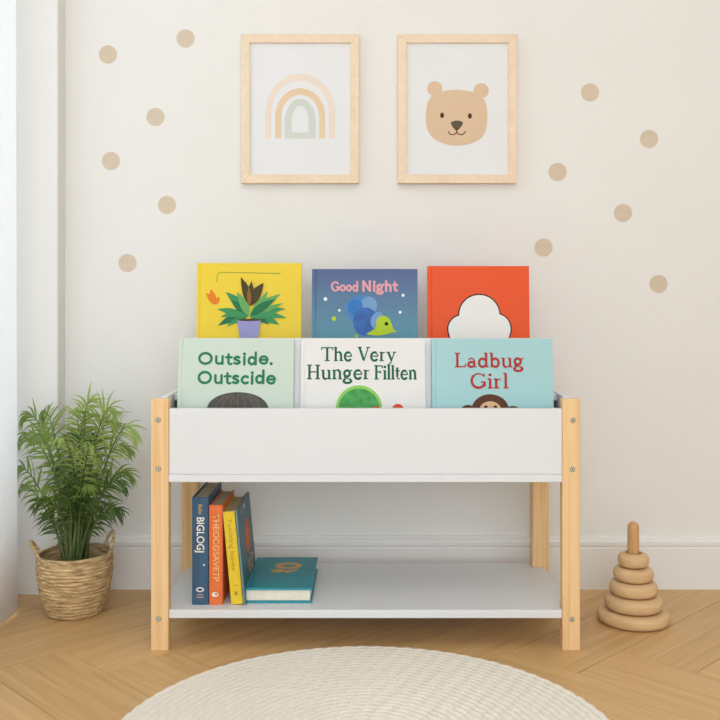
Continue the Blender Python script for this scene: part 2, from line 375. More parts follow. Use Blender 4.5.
def arch(cx, yb, xo, to, xi, ti, yc, m, layer=1):
    # ring between an outer and an inner half ellipse standing on yb
    po = [(cx-xo, yb)]+[(cx-xo*math.cos(R(a)), yc-(yc-to)*math.sin(R(a))) for a in range(0, 181, 6)]+[(cx+xo, yb)]
    pi = [(cx-xi, yb)]+[(cx-xi*math.cos(R(a)), yc-(yc-ti)*math.sin(R(a))) for a in range(0, 181, 6)]+[(cx+xi, yb)]
    for i in range(len(po)-1): A.poly([po[i], po[i+1], pi[i+1], pi[i]], m, layer)
arch(300, 137.7, 35, 73, 29, 80, 113, pk); arch(300, 137.7, 25, 87.5, 19, 94, 116, oc); arch(300, 137.7, 15.5, 98, 8.5, 105, 121, sg)
A.poly([(284.5, 132), (315.5, 132), (315.5, 137.7), (284.5, 137.7)], sg, 2)
A.done('rainbow_print', e)
e, A = framed(398, 34, 517, 183, 'pale wood picture frame on the right holding a beige bear face print')
be, br, gy = flat('print_bear', (216, 188, 158), .7), flat('print_brown', (70, 50, 38), .7), flat('print_nose', (92, 84, 72), .7)
A.ell(435, 88, 7.6, 7.6, be, 1); A.ell(481.5, 90, 7.6, 7.6, be, 1)
hd = [(457, 89), (468, 90.2), (478, 93), (484, 98), (487, 106), (487.7, 116), (486.5, 128), (482, 137), (474, 142), (464, 144.6), (454, 144.8), (444, 143), (434, 138), (428, 130), (426, 118), (427, 106), (430, 98), (436, 93), (446, 90)]
A.poly(catmull([(a, b) for a, b in hd]+[hd[0]], 4)[:-1], be, 2)
A.ell(442.3, 114.8, 2, 2.7, br, 3); A.ell(470.2, 115.4, 2, 2.7, br, 3)
A.poly(catmull([(451, 121.6), (457, 120), (463, 121.6), (461.5, 126), (457, 130), (452.5, 126), (451, 121.6)], 4)[:-1], gy, 3)
A.stroke(arc(452.8, 130.2, 4.3, 4, 170, 10, 8), .9, br, 4); A.stroke(arc(461.2, 130.2, 4.3, 4, 170, 10, 8), .9, br, 4); A.stroke([(457, 128), (457, 131.5)], .9, br, 4)
A.done('bear_print', e)

# ------------------------------------------------------------------ the bookcase
case = empty('display_bookcase', (0, 2.0, 0), 'white bookcase on four pine legs with a deep bin above an open shelf', 'bookcase')
def cpart(name, bm, m, bevel=.0012, parent=None, **k):
    if parent is None: bmesh.ops.translate(bm, vec=(0, -2.0, 0), verts=bm.verts)
    return link(name, bm, m, parent or case, bevel=bevel, **k)
ZL = .5035
def leg(x0, x1, y0, y1, screws):
    bm = bmesh.new(); box(bm, (x0, y0, 0), (x1, y1, ZL)); l = cpart('leg', bm, M['pine'], .0018)
    for px, py in screws:
        p = W(px, py, y0); bm = bmesh.new()
        lathe(bm, [(0, .0008), (.0018, .0008), (.0020, .0016), (.0032, .0018), (.0040, .0010), (.0044, 0), (.0046, -.002)], 20, mi=0)
        for f in bm.faces:
            if all(v.co.xy.length < .0019 for v in f.verts): f.material_index = 1
        bmesh.ops.rotate(bm, matrix=Matrix.Rotation(R(90), 3, 'X'), verts=bm.verts)
        o = link('screw', bm, [M['steel'], M['dark']], l, smooth=True); o.location = (p.x, p.y-2.0, p.z); o['label'] = 'steel screw head'
        bm = bmesh.new(); r = .0052; prism(bm, [(r*math.cos(R(t*15)), r*math.sin(R(t*15))) for t in range(24)], -.0003, .0006, axis='y')
        k = link('screw_hole', bm, M['dark'], o)
leg(-.4295, -.3940, 1.84, 1.866, [(158, 420), (158.5, 469), (158.5, 619)])
leg(.3940, .4295, 1.84, 1.866, [(573, 420.5), (572.5, 469.5), (572, 619.5)])
leg(-.4295, -.3915, 2.150, 2.185, []); leg(.3900, .4290, 2.150, 2.185, [])
g = .0004
def notched(bm, z0, z1, hw, yf, yb):
    a = .3940-g; y1, y2 = 1.866+g, 2.150-g; c = .3900-g
    prism(bm, [(-a, yf), (a, yf), (a, y1), (hw, y1), (hw, y2), (c, y2), (c, yb), (-c, yb), (-c, y2), (-hw, y2), (-hw, y1), (-a, y1)], z0, z1)
bm = bmesh.new(); notched(bm, .0648, .0815, .418, 1.842, 2.185); cpart('shelf', bm, M['white_board'])
bm = bmesh.new(); notched(bm, .3378, .3530, .416, 1.8385, 2.185); cpart('bin_base', bm, M['white_board'])
bm = bmesh.new(); box(bm, (-.3936, 1.8425, .3532), (.3936, 1.8575, .4846)); cpart('front_panel', bm, M['white_board'])
for s in (-1, 1):
    bm = bmesh.new(); x = sorted((s*.402, s*.416)); q = [(1.8664, .3532), (2.1496, .3532), (2.1496, .514), (1.8664, .506)]
    prism(bm, q, x[0], x[1], axis='x'); cpart('side_panel', bm, M['white_board'])
TILT = R(8)
ZB = .3550
# divider, leaning back with the front row
yt = 1.905; zt = EYE-(338.0-HY)*yt/F; Hf = (zt-ZB)/math.cos(TILT); yb = yt-Hf*math.sin(TILT)
def lean(y, z, off, s_): # point on a plane parallel to the covers
    return (y+off*math.cos(TILT)+s_*math.sin(TILT), z-off*math.sin(TILT)+s_*math.cos(TILT))
bm = bmesh.new(); q = [lean(yb, ZB+.003, .0165, 0), lean(yb, ZB+.003, .0255, 0), lean(yb, ZB+.003, .0255, Hf-.0012), lean(yb, ZB+.003, .0165, Hf-.0012)]
prism(bm, q, W(180, 0, yt).x, W(553, 0, yt).x, axis='x'); cpart('divider', bm, M['white_board'])
bm = bmesh.new(); box(bm, (-.4015, 1.932, .492), (.4015, 2.1335, .507)); cpart('rear_ledge', bm, M['white_board'])
bm = bmesh.new(); box(bm, (-.4015, 2.134, .3532), (.4015, 2.1465, .612)); cpart('back_panel', bm, M['white_board'])

# ------------------------------------------------------------------ books
def book(name, Wd, H, T, cm, label, loc, rot, pages=None, group=None, board=.0025, hinge=.0085, back=None, spine=None, inset=.003, rspine=False):
    """front cover in the x-z plane facing -y, spine on the x=0 side"""
    e = empty(name, loc, label, 'book', group, rot)
    bm = bmesh.new(); d = .0009
    def ground(s, y0, y1, flip):   # a board with a hinge groove
        f = -1 if flip else 1
        return [(0, y0), (hinge-.0018, y0), (hinge-.0008, y0+d*f), (hinge+.0008, y0+d*f), (hinge+.0018, y0), (Wd, y0), (Wd, y1), (0, y1)]
    prism(bm, ground(0, 0, board, False), 0, H, mi=0)
    prism(bm, [(0, T-board), (Wd, T-board), (Wd, T), (0, T)], 0, H, mi=1)
    sp = [(board*.8, board), (0, board), (-.0012 if rspine else 0, T/2), (0, T-board), (board*.8, T-board)]
    prism(bm, sp, 0, H, mi=2)
    link('cover', bm, [cm, back or cm, spine or cm], e, bevel=.0005)
    bm = bmesh.new(); box(bm, (board, board+.0001, inset), (Wd-inset, T-board-.0001, H-inset)); link('pages', bm, pages or M['paper'], e)
    return e
def facing(px0, px1, py, Yt, zb, T, cm, label, group, tilt=TILT, **k):
    z = EYE-(py-HY)*Yt/F; H = (z-zb)/math.cos(tilt); y = Yt-H*math.sin(tilt); s = Yt/F
    e = book('picture_book', (px1-px0)*s, H, T, cm, label, ((px0-CX)*s, y, zb), (-tilt, 0, 0), group=group, **k)
    return e, Art(lambda x, zz, dd: ((x-px0)*s, -dd, H-(zz-py)*s/math.cos(tilt)))
def gtext(A, s, x0, x1, ybase, cap, m, style, **k):   # image-down coordinates
    A2 = Art(lambda x, z, d: A.to3(x, 2*ybase-z, d)); A2.bm = A.bm; A2.m = A.m; A2.n = 7
    text(A2, s, x0, ybase, cap, x1-x0, m, style, **k)
gf, gb = 'picture books facing out in the front row', 'picture books facing out in the back row'
mint = flat('cover_mint', (198, 213, 202), .42); green = flat('ink_green', (36, 122, 84), .5); hair = mat('ink_charcoal', (74, 70, 64), .6, vary=.35, vscale=90)
hairl = flat('ink_grey', (104, 100, 92), .6)
e, A = facing(179, 294, 338.5, 1.905, ZB, .0125, mint, 'pale mint green picture book with dark green handwritten title and charcoal hair below', gf)
gtext(A, 'Outside.', 198.5, 274, 364, 11.8, green, 'round', heavy=.21, light=.19, wob=.03)
gtext(A, 'Outscide', 198.5, 277, 383, 12.2, green, 'round', heavy=.21, light=.19, wob=.03)
t1 = A.done('title', e)
A = Art(A.to3)
dome = [(207, 409)]+[(239-31*math.cos(R(a)), 412-20.5*math.sin(R(a))**.8) for a in range(12, 169, 6)]+[(269, 409)]
A.poly(dome, hair, 1)
for k, x in enumerate((216, 223, 231, 239, 247, 256, 263)): A.stroke([(239+(x-239)*.45, 394.5), (239+(x-239)*.8, 400), (x, 408)], .9, hairl, 2)
A.done('illustration', e)
white = flat('cover_white', (224, 224, 223), .42); dkg = flat('ink_dark_green', (20, 96, 72), .5)
lg, mg = flat('ink_light_green', (138, 200, 96), .6), mat('ink_mid_green', (58, 150, 72), .6, vary=.3, vscale=70); rd = flat('ink_red', (214, 74, 52), .6)
e, A = facing(301, 425, 338.5, 1.905, ZB, .0125, white, 'white picture book with dark green serif title above a green circle', gf)
gtext(A, 'The Very', 321.5, 396, 360.8, 13.8, dkg, 'serif', heavy=.16, light=.085)
gtext(A, 'Hunger', 307, 371, 378.8, 14.2, dkg, 'serif', heavy=.16, light=.085)
gtext(A, 'Fillten', 374, 417, 379, 14, dkg, 'serif', heavy=.16, light=.085)
A.done('title', e); A = Art(A.to3)
def clip_ell(cx, cy, rx, ry, m, l, yb=412):
    A.poly([(cx+rx*math.cos(R(a)), cy-ry*math.sin(R(a))) for a in range(-20, 201, 5)], m, l)
clip_ell(359, 408, 23, 23.2, lg, 1); clip_ell(359, 408.5, 20.5, 20.5, mg, 2)
clip_ell(376, 410, 4.5, 5, rd, 3); clip_ell(397.5, 409, 6, 6, rd, 3)
A.done('illustration', e)
blue = flat('cover_pale_blue', (160, 202, 206), .42); rt = flat('ink_brick_red', (170, 44, 40), .5)
hb, fc, ey = flat('ink_brown', (92, 56, 38), .6), flat('ink_skin', (222, 178, 138), .6), flat('ink_black', (40, 30, 26), .6)
e, A = facing(431.5, 552, 338.5, 1.905, ZB, .0125, blue, 'pale aqua picture book with a brick red serif title and brown head below', gf)
gtext(A, 'Ladbug', 454, 524, 367, 14.2, rt, 'serif', heavy=.165, light=.09)
gtext(A, 'Girl', 469, 508, 387.8, 15, rt, 'serif', heavy=.165, light=.09)
A.done('title', e); A = Art(A.to3)
def de(cx, cy, rx, ry, m, l): A.poly([(cx+rx*math.cos(R(a)), cy-ry*math.sin(R(a))) for a in range(0, 181, 6)], m, l)
de(489, 409, 18.5, 15.5, hb, 1); de(489, 409.5, 11, 9, fc, 2); A.ell(484.5, 406.5, 1.8, 2, ey, 3); A.ell(494, 406.5, 1.8, 2, ey, 3)
de(467, 409, 7, 5, hb, 1); de(511, 409, 7, 4, hb, 1)
A.done('illustration', e)
# back row
YB, ZLg = 2.098, .5079
yel = flat('cover_yellow', (232, 203, 60), .42); olive = flat('ink_olive', (160, 168, 60), .6)
lfs = [flat('ink_leaf', (66, 146, 92), .6), flat('ink_leaf_dark', (44, 116, 78), .6), flat('ink_leaf_pale', (104, 168, 96), .6)]
bud, bud2, orn, lil = flat('ink_bud', (78, 66, 40), .6), flat('ink_bud_light', (140, 100, 50), .6), flat('ink_orange', (226, 128, 38), .6), flat('ink_lilac', (150, 150, 200), .6)
e, A = facing(197, 301.5, 263, YB, ZLg, .0135, yel, 'bright yellow picture book with a potted plant and orange butterfly on its cover', gb, tilt=R(3))
def leaf(x0, y0, x1, y1, wd, m, l, bend=0):
    n_ = 10; L, Rr = [], []; dx, dy = x1-x0, y1-y0; ln = math.hypot(dx, dy); nx, ny = -dy/ln, dx/ln
    for i in range(n_+1):
        t = i/n_; hw = wd*1.35*math.sin(math.pi*(t**.8))*.5; b_ = bend*math.sin(math.pi*t)
        L.append((x0+dx*t+nx*(b_+hw), y0+dy*t+ny*(b_+hw))); Rr.append((x0+dx*t+nx*(b_-hw), y0+dy*t+ny*(b_-hw)))
    A.poly(L[:-1]+Rr[1:][::-1], m, l)
A.stroke([(217, 282), (217.5, 275), (220, 272.3), (280, 273.5)], 1.0, olive, 1); A.done('border_print', e); A = Art(A.to3)
for k, a in enumerate([(247, 319, 217, 309, 5.5, 0, 2), (248, 320, 218, 326, 6, 1, 4), (248, 317, 226, 292, 8, 0, 2), (251, 319, 286, 309, 6, 0, -3), (251, 318, 281, 294, 7, 2, -2), (252, 320, 280, 325, 6.5, 0, -4), (250, 318, 268, 291, 6, 2, 1), (247, 316, 232, 300, 6, 1, 1), (252, 318, 284, 303, 4, 2, -1), (248, 320, 227, 327, 3.5, 0, 3), (252, 320, 270, 325, 4, 1, -3), (248, 317, 221, 317, 5, 0, 3), (252, 318, 287, 318, 5, 0, -3), (249, 316, 237, 292, 6, 2, 1), (251, 316, 276, 299, 6, 1, -1)]):
    leaf(*a[:5], lfs[a[5]], 2+k*.8, a[6])
for k, a in enumerate([(250, 305, 241, 277, 6, 1), (250, 306, 264, 283, 8, -1), (250, 304, 252, 281, 5, 0), (249, 303, 246, 282, 5, 0)]): leaf(*a[:5], bud, 14+k, a[5])
leaf(250, 306, 249, 286, 3, bud2, 19)
B_ = A; A = Art(A.to3)
for a in [(215, 304.5, 206, 293, 4.5, 1), (215, 304.5, 211, 289, 5, 0), (215, 304.5, 220, 297, 3.5, 0)]: leaf(*a[:5], orn, 3, a[5])
A.done('butterfly_print', e); A = B_
A.poly([(238, 320), (261.5, 320), (258, 342), (241, 342)], lil, 20); A.ell(249.7, 320, 11.7, 1.2, bud, 21, n=20)
A.done('plant_print', e)
# night cover: printed fade from indigo down to teal
nm = bpy.data.materials.new('cover_night_blue'); nm.use_nodes = True; nt = nm.node_tree; b = nt.nodes['Principled BSDF']; b.inputs['Roughness'].default_value = .42
tc = nt.nodes.new('ShaderNodeTexCoord'); sp = nt.nodes.new('ShaderNodeSeparateXYZ'); r = nt.nodes.new('ShaderNodeValToRGB')
r.color_ramp.elements[0].position = .0; r.color_ramp.elements[0].color = (*s2l((72, 140, 160)), 1)
r.color_ramp.elements[1].position = 1; r.color_ramp.elements[1].color = (*s2l((62, 76, 132)), 1)
mr = nt.nodes.new('ShaderNodeMapRange'); mr.inputs['From Min'].default_value = .10; mr.inputs['From Max'].default_value = .27
nt.links.new(tc.outputs['Object'], sp.inputs[0]); nt.links.new(sp.outputs['Z'], mr.inputs['Value']); nt.links.new(mr.outputs[0], r.inputs['Fac']); nt.links.new(r.outputs['Color'], b.inputs['Base Color'])
navy = flat('cover_navy_edge', (50, 66, 122), .42)
e, A = facing(312, 417.5, 269, YB, ZLg, .0135, nm, 'deep blue picture book with a pink title and a green turtle under stars', gb, spine=navy, tilt=R(3))
pinkt = flat('ink_pink', (222, 160, 170), .5); star = flat('ink_star', (236, 240, 236), .5); lime = flat('ink_lime', (178, 204, 46), .5)
sh1, sh2, sh3, sh4 = mat('ink_shell_deep', (44, 96, 168), .6, vary=.3, vscale=60), flat('ink_shell', (82, 134, 194), .6), flat('ink_shell_pale', (120, 160, 204), .6), flat('ink_shell_mid', (60, 122, 190), .6)
gtext(A, 'Good', 331, 359, 291, 9.2, pinkt, 'round', heavy=.22, light=.2)
gtext(A, 'Night', 361.5, 398, 291, 10, pinkt, 'round', heavy=.24, light=.22)
A.done('title', e); A = Art(A.to3)
A.ell(361.5, 309, 16, 14, sh2, 1); A.ell(369, 305, 8, 8.5, sh3, 2); A.ell(355.5, 307, 7.5, 8, sh4, 2)
A.ell(365.5, 321.5, 12.5, 14, sh1, 3); A.ell(377, 320, 6, 8.5, sh3, 4, rot=.4)
A.poly(catmull([(366, 334), (375, 328), (377, 319), (383, 315.5), (389, 318.5), (392, 325), (393.5, 329), (396.5, 331.5), (392, 332.5), (385, 334.5), (376, 335.5), (366, 334)], 4)[:-1], lime, 5)
A.ell(386.4, 323.8, 1.9, 1.8, ey, 6)
for x, y, r_, m in ((325.5, 299, 1.9, star), (339.5, 310.3, 1.3, star), (403, 295.3, 1.6, star), (400, 312.2, 1.5, star), (334, 318.7, 2.3, lime), (356.5, 336, 1.6, lime)): A.ell(x, y, r_, r_, m, 2, n=16)
A.done('illustration', e)
ora = flat('cover_orange', (228, 84, 34), .42)
e, A = facing(427.5, 529, 266, YB, ZLg, .0135, ora, 'orange red picture book with a black-outlined white shape, right end of the back row', gb, tilt=R(3))
cw, cb = flat('ink_white', (232, 232, 230), .55), flat('ink_outline', (52, 32, 26), .55)
# plain cloud, black outline under white fill
for dr, m, l in ((1.3, cb, 1), (0, cw, 2)):
    for cx_, cy_, rx, ry in ((479, 315, 20, 20), (463, 329, 15, 14), (496, 329, 14, 15), (479, 334, 30, 14)): A.ell(cx_, cy_, rx+dr, ry+dr, m, l)
A.done('cover_print', e)

# books on the lower shelf
ZS = .0817
gs = 'books on the lower shelf'
navyb = mat('cover_slate_blue', (46, 84, 116), .5, vary=.08, vscale=80); orb = mat('cover_burnt_orange', (226, 112, 52), .5, vary=.06, vscale=80)
ylb = mat('cover_mustard', (228, 196, 34), .5, vary=.05, vscale=80); tealb = mat('cover_dark_teal', (44, 92, 108), .45, vary=.1, vscale=60); teal = mat('cover_teal', (28, 142, 156), .45, vary=.06, vscale=50)
inkw = flat('ink_spine_white', (236, 232, 222), .6); inkt = flat('ink_tan', (240, 190, 130), .6); inkb = flat('ink_spine_brown', (176, 138, 40), .6); gold = flat('ink_gold', (214, 176, 104), .5); cir = flat('ink_circle_orange', (208, 110, 52), .6)
Ysp = 1.874
def spine_book(pxl, wpx, hpx, depth, cm, label, lean_=0, pages=None, y=Ysp, **k):
    s = y/F
    # local -x faces the viewer, local -y faces right: origin at the right bottom corner of the spine
    e = book('shelf_book', depth, hpx*s, wpx*s, cm, label, ((pxl+wpx-CX)*s, y, ZS+wpx*s*math.sin(abs(lean_))), (0, 0, R(90)), pages=pages or M['paper_dark'], group=gs, **k)
    e.rotation_euler = (Matrix.Rotation(lean_, 3, 'Y') @ Matrix.Rotation(R(90), 3, 'Z')).to_euler()
    return e, s
def spine_word(e, s, word, m, top_px, len_px, size_px, wpx, off=0, name='spine_title', x=-.0016, shift=0):
    """text running down the spine; top_px measured from the top of the book"""
    H = e['h_']; o = font_text(name, word, m, e, size_px*s, len_px*s, offset=off)
    # text x -> local -z, text normal -> local -x
    o.matrix_local = Matrix.Translation((x, wpx*s/2+shift, H-top_px*s)) @ Matrix(((0, 0, -1, 0), (0, -1, 0, 0), (-1, 0, 0, 0), (0, 0, 0, 1)))
    return o
def prep(e, H): e['h_'] = H
e, s = spine_book(192, 16.4, 107.5, .172, navyb, 'tall slate blue book at the left end of the lower shelf row', rspine=True); prep(e, 107.5*s)
spine_word(e, s, 'BIGLOGJ', inkw, 20, 35, 10.5, 16.4, off=.0003)
spine_word(e, s, 'Ballo', gold, 7, 10, 5.5, 16.4, name='author_line')
A = Art(lambda x, z, d: (-.0014-d, (16.4-x)*s, (107.5-z)*s))
A.ell(8.2, 92.2, 4, 2.4, inkw, 1); A.ell(8.2, 92.2, 2.6, 1.3, navyb, 2); A.ell(12, 67.5, .9, .9, inkw, 1)
A.stroke([(5, 97.3), (11.5, 97.3)], .5, inkt, 1); A.stroke([(5, 99.8), (11.5, 99.8)], .7, inkt, 1); A.done('publisher_mark', e); del e['h_']
e, s = spine_book(209.2, 13.3, 99.5, .165, orb, 'burnt orange book standing between the slate blue and yellow books', rspine=True); prep(e, 99.5*s)
spine_word(e, s, 'THEOCGSAVETP', inkt, 9, 67, 8.5, 13.3, off=.0001)
A = Art(lambda x, z, d: (-.0014-d, (13.3-x)*s, (99.5-z)*s)); A.ell(6, 89, 3.4, 2.4, inkw, 1); A.ell(7.2, 88.6, 1.7, 1.1, orb, 2); A.done('publisher_mark', e); del e['h_']
lean_ = -R(5.3)
e, s = spine_book(231.3, 11.6, 93, .168, ylb, 'yellow book leaning left against the burnt orange book', lean_); prep(e, 93*s)
spine_word(e, s, 'Tumbling leaves', inkb, 7, 52, 6.5, 11.6, x=-.0004)
A = Art(lambda x, z, d: (-.0001-d, (11.6-x)*s, (93-z)*s)); A.ell(5.8, 82, 1.5, 2, inkb, 1); A.stroke([(4.6, 74), (7.4, 74)], .8, inkb, 1); A.done('publisher_mark', e); del e['h_']
# thin teal book leaning behind
cedge = flat('cover_edge_pale', (116, 138, 140), .5)
e, s = spine_book(243.2, 2.9, 95, .19, tealb, 'thin dark teal book with an orange circle, leaning beside the yellow book', lean_, spine=cedge, board=.001, hinge=.004, inset=.001)
A = Art(lambda x, z, d: (x, -d, z)); H = 95*s
A.ell(.105, H*.60, .036, .037, cir, 1); A.stroke([(.10, H*.62), (.108, H*.68)], .003, inkw, 2)
A.stroke([(.085, H*.93), (.1, H*.95)], .006, inkw, 1); A.stroke([(.052, H*.90), (.052, H*.94)], .004, inkt, 1); A.done('cover_print', e)
tx = font_text('title', 'Sun Day', inkt, e, .026, .085); tx.matrix_local = Matrix.Translation((.075, -.0004, H*.33)) @ Matrix.Rotation(R(90), 4, 'X')
tx2 = font_text('title', 'Song', inkt, e, .022, .06); tx2.matrix_local = Matrix.Translation((.085, -.0004, H*.24)) @ Matrix.Rotation(R(90), 4, 'X')
# teal book lying flat, its cover up
s = 1.884/F
T = .0310; Wd = 68.0*s
e = book('shelf_book', Wd, .236, T, teal, 'teal hardback lying flat on the lower shelf with a gold emblem on its cover', ((243.8-CX)*s, 1.884, ZS+T), (R(-90), 0, 0), group=gs, board=.0046, inset=.004, rspine=True)
A = Art(lambda x, z, d: (x, -d, z))
A.ell(.078, .165, .030, .027, gold, 1); A.ell(.079, .164, .016, .009, teal, 2); A.ell(.058, .125, .016, .013, gold, 1); A.poly([(.078, .106), (.105, .132), (.10, .138), (.07, .122)], gold, 1)
A.done('emblem', e)

# ------------------------------------------------------------------ rug
bm = bmesh.new(); Rg = .411; nr, ns = 150, 420; rings = []
cen = Vector((.000, 1.843-Rg, 0)); ribs = 30; pitch = Rg/ribs
for i in range(nr+1):
    r_ = Rg*i/nr; row = []
    for k in range(ns):
        a = 2*math.pi*k/ns; ph = r_/pitch; fr = ph-math.floor(ph)
        rib = math.sin(math.pi*fr)**.6
        tw = .5+.5*math.sin(a*r_*2*math.pi/.030+math.pi*math.floor(ph)+fr*2.2)
        z = .0080+.0012*rib+.0022*rib*tw
        if i == nr: z = .006
        row.append(bm.verts.new((cen.x+r_*math.cos(a), cen.y+r_*math.sin(a), z)) if i else None)
    if i == 0: c0 = bm.verts.new((cen.x, cen.y, .0085)); row = [c0]*ns
    rings.append(row)
base = [bm.verts.new((cen.x+(Rg-.001)*math.cos(2*math.pi*k/ns), cen.y+(Rg-.001)*math.sin(2*math.pi*k/ns), .0008)) for k in range(ns)]
for k in range(ns): bm.faces.new((rings[1][k], rings[1][(k+1) % ns], c0))
for i in range(1, nr):
    for k in range(ns): j = (k+1) % ns; bm.faces.new((rings[i][k], rings[i+1][k], rings[i+1][j], rings[i][j]))
for k in range(ns): j = (k+1) % ns; bm.faces.new((rings[nr][k], base[k], base[j], rings[nr][j]))
bm.faces.new(base[::-1])
M['rug'] = mat('rug_wool', (238, 231, 218), .95, bump=.9, bscale=420, vary=.05, vscale=220, spec=.1, sheen=.2)
tag(link('round_rug', bm, M['rug'], smooth=True), 'round cream braided rug on the floor in front of the bookcase', 'rug')

# ------------------------------------------------------------------ stacking toy
st = empty('stacking_toy', (W(633.3, 0, 2.016).x, 2.016, 0), 'beech wood stacking ring tower standing on the floor right of the bookcase', 'toy')
zs = [.0005, .028, .0595, .0905, .1203, .1512]; rs = [.0775, .0625, .0515, .0432, .0335]
for k in range(5):
    z0, z1, r_ = zs[k], zs[k+1], rs[k]; h = (z1-z0)/2; zc = (z0+z1)/2; e_ = min(h*1.15, .018)
    pr = [(.0135, z1-.0005-h*.25)]+[(.0165, z1-.0004-h*.05)]+[(r_-e_+e_*max(0, math.cos(R(a)))**.75, zc+(h-.0002)*math.copysign(abs(math.sin(R(a)))**.85, a)) for a in range(90, -91, -10)]+[(.0135, z0+.0002)]
    bm = bmesh.new(); lathe(bm, pr+[pr[0]], 64); link('ring', bm, M['toy_wood'], st, smooth=True)
bm = bmesh.new(); lathe(bm, [(0, .001), (.0125, .001), (.0125, .207)]+[(.0125*math.cos(R(a)), .207+.012*math.sin(R(a))) for a in range(15, 90, 15)]+[(0, .219)], 28); link('peg', bm, wood('beech_peg', (196, 152, 100), (214, 172, 122), (60, 60, 6), .5), st, smooth=True)

# ------------------------------------------------------------------ palm in a basket
PY = 2.075; PX = W(75, 0, PY).x
pl = empty('potted_palm', (PX, PY, 0), 'bushy green parlour palm in a woven straw basket on the floor beside the curtain', 'plant')
straw = bpy.data.materials.new('woven_straw'); straw.use_nodes = True; nt = straw.node_tree; b = nt.nodes['Principled BSDF']; b.inputs['Roughness'].default_value = .8; b.inputs['Specular IOR Level'].default_value = .2
tc = nt.nodes.new('ShaderNodeTexCoord'); mp = nt.nodes.new('ShaderNodeMapping'); mp.inputs['Scale'].default_value = (34, 34, 300); nz = nt.nodes.new('ShaderNodeTexNoise'); nz.inputs['Scale'].default_value = 1; nz.inputs['Detail'].default_value = 4
r = nt.nodes.new('ShaderNodeValToRGB'); r.color_ramp.elements[0].position = .32; r.color_ramp.elements[0].color = (*s2l((150, 118, 78)), 1); r.color_ramp.elements[1].position = .66; r.color_ramp.elements[1].color = (*s2l((226, 198, 152)), 1)
nt.links.new(tc.outputs['Object'], mp.inputs[0]); nt.links.new(mp.outputs[0], nz.inputs['Vector']); nt.links.new(nz.outputs['Fac'], r.inputs['Fac']); nt.links.new(r.outputs['Color'], b.inputs['Base Color'])
bp = nt.nodes.new('ShaderNodeBump'); bp.inputs['Strength'].default_value = .6; bp.inputs['Distance'].default_value = .002; nt.links.new(nz.outputs['Fac'], bp.inputs['Height']); nt.links.new(bp.outputs['Normal'], b.inputs['Normal'])
HB = .134; rows = 17
def rad(z):
    t = z/HB; return .0555+(.0790-.0555)*(1-(1-min(1, t*1.25))**2.0)*1.0+(.0012*t)
pr = []; K = rows*6
for i in range(K+1): z = HB*i/K; pr.append((rad(z), z+.001))
def dsp(k, a, r_, z):
    ph = (k/6) % 1; row = k//6
    rib = math.sin(math.pi*ph); tw = math.sin(a*34+row*math.pi+ph*2.4)
    return .0012+.0020*rib+.0009*tw*rib+.0006*math.sin(a*9+row*2.1)
bm = bmesh.new(); lathe(bm, [(0, .001), (.05, .001)]+pr, 220, disp=lambda k, a, r_, z: dsp(max(k-2, 0), a, r_, z) if k > 1 else 0)
inn = [(rad(HB*i/10)-.0035, HB*i/10+.001) for i in range(10, 2, -1)]
lathe(bm, [(rad(HB)+.0012, HB+.001), (rad(HB)-.0005, HB+.004)]+[(rad(HB)-.0045, HB+.002)]+inn, 110)
bk = link('basket', bm, straw, pl, smooth=True)
def handle(ang, lean_, h, wd):
    bm = bmesh.new(); pts = []; rr = rad(HB)-.002
    for i in range(25):
        t = math.pi*i/24; a = ang+math.cos(t)*wd; zz = HB-.012+(h+.012)*math.sin(t)**.75; k = (zz-HB)/h if zz > HB else 0
        q = rr+lean_*k; pts.append((q*math.cos(a), q*math.sin(a), zz))
    for d in (0, math.pi):   # two twisted cords
        tube(bm, [Vector(p)+Vector((math.cos(ang), math.sin(ang), 0))*.0017*math.cos(i*1.1+d)+Vector((0, 0, 1))*.0017*math.sin(i*1.1+d) for i, p in enumerate(pts)], .0026, 7)
    link('handle', bm, straw, bk, smooth=True)
handle(R(36), .010, .036, .25); handle(R(192), .016, .030, .2)
bm = bmesh.new(); lathe(bm, [(0, .104)]+[(.013*i, .104+.002*math.sin(i*2.1)) for i in range(1, 6)]+[(.0725, .103)], 40, disp=lambda k, a, r_, z: .001*math.sin(a*7+k)); link('soil', bm, M['soil'], pl, smooth=True)

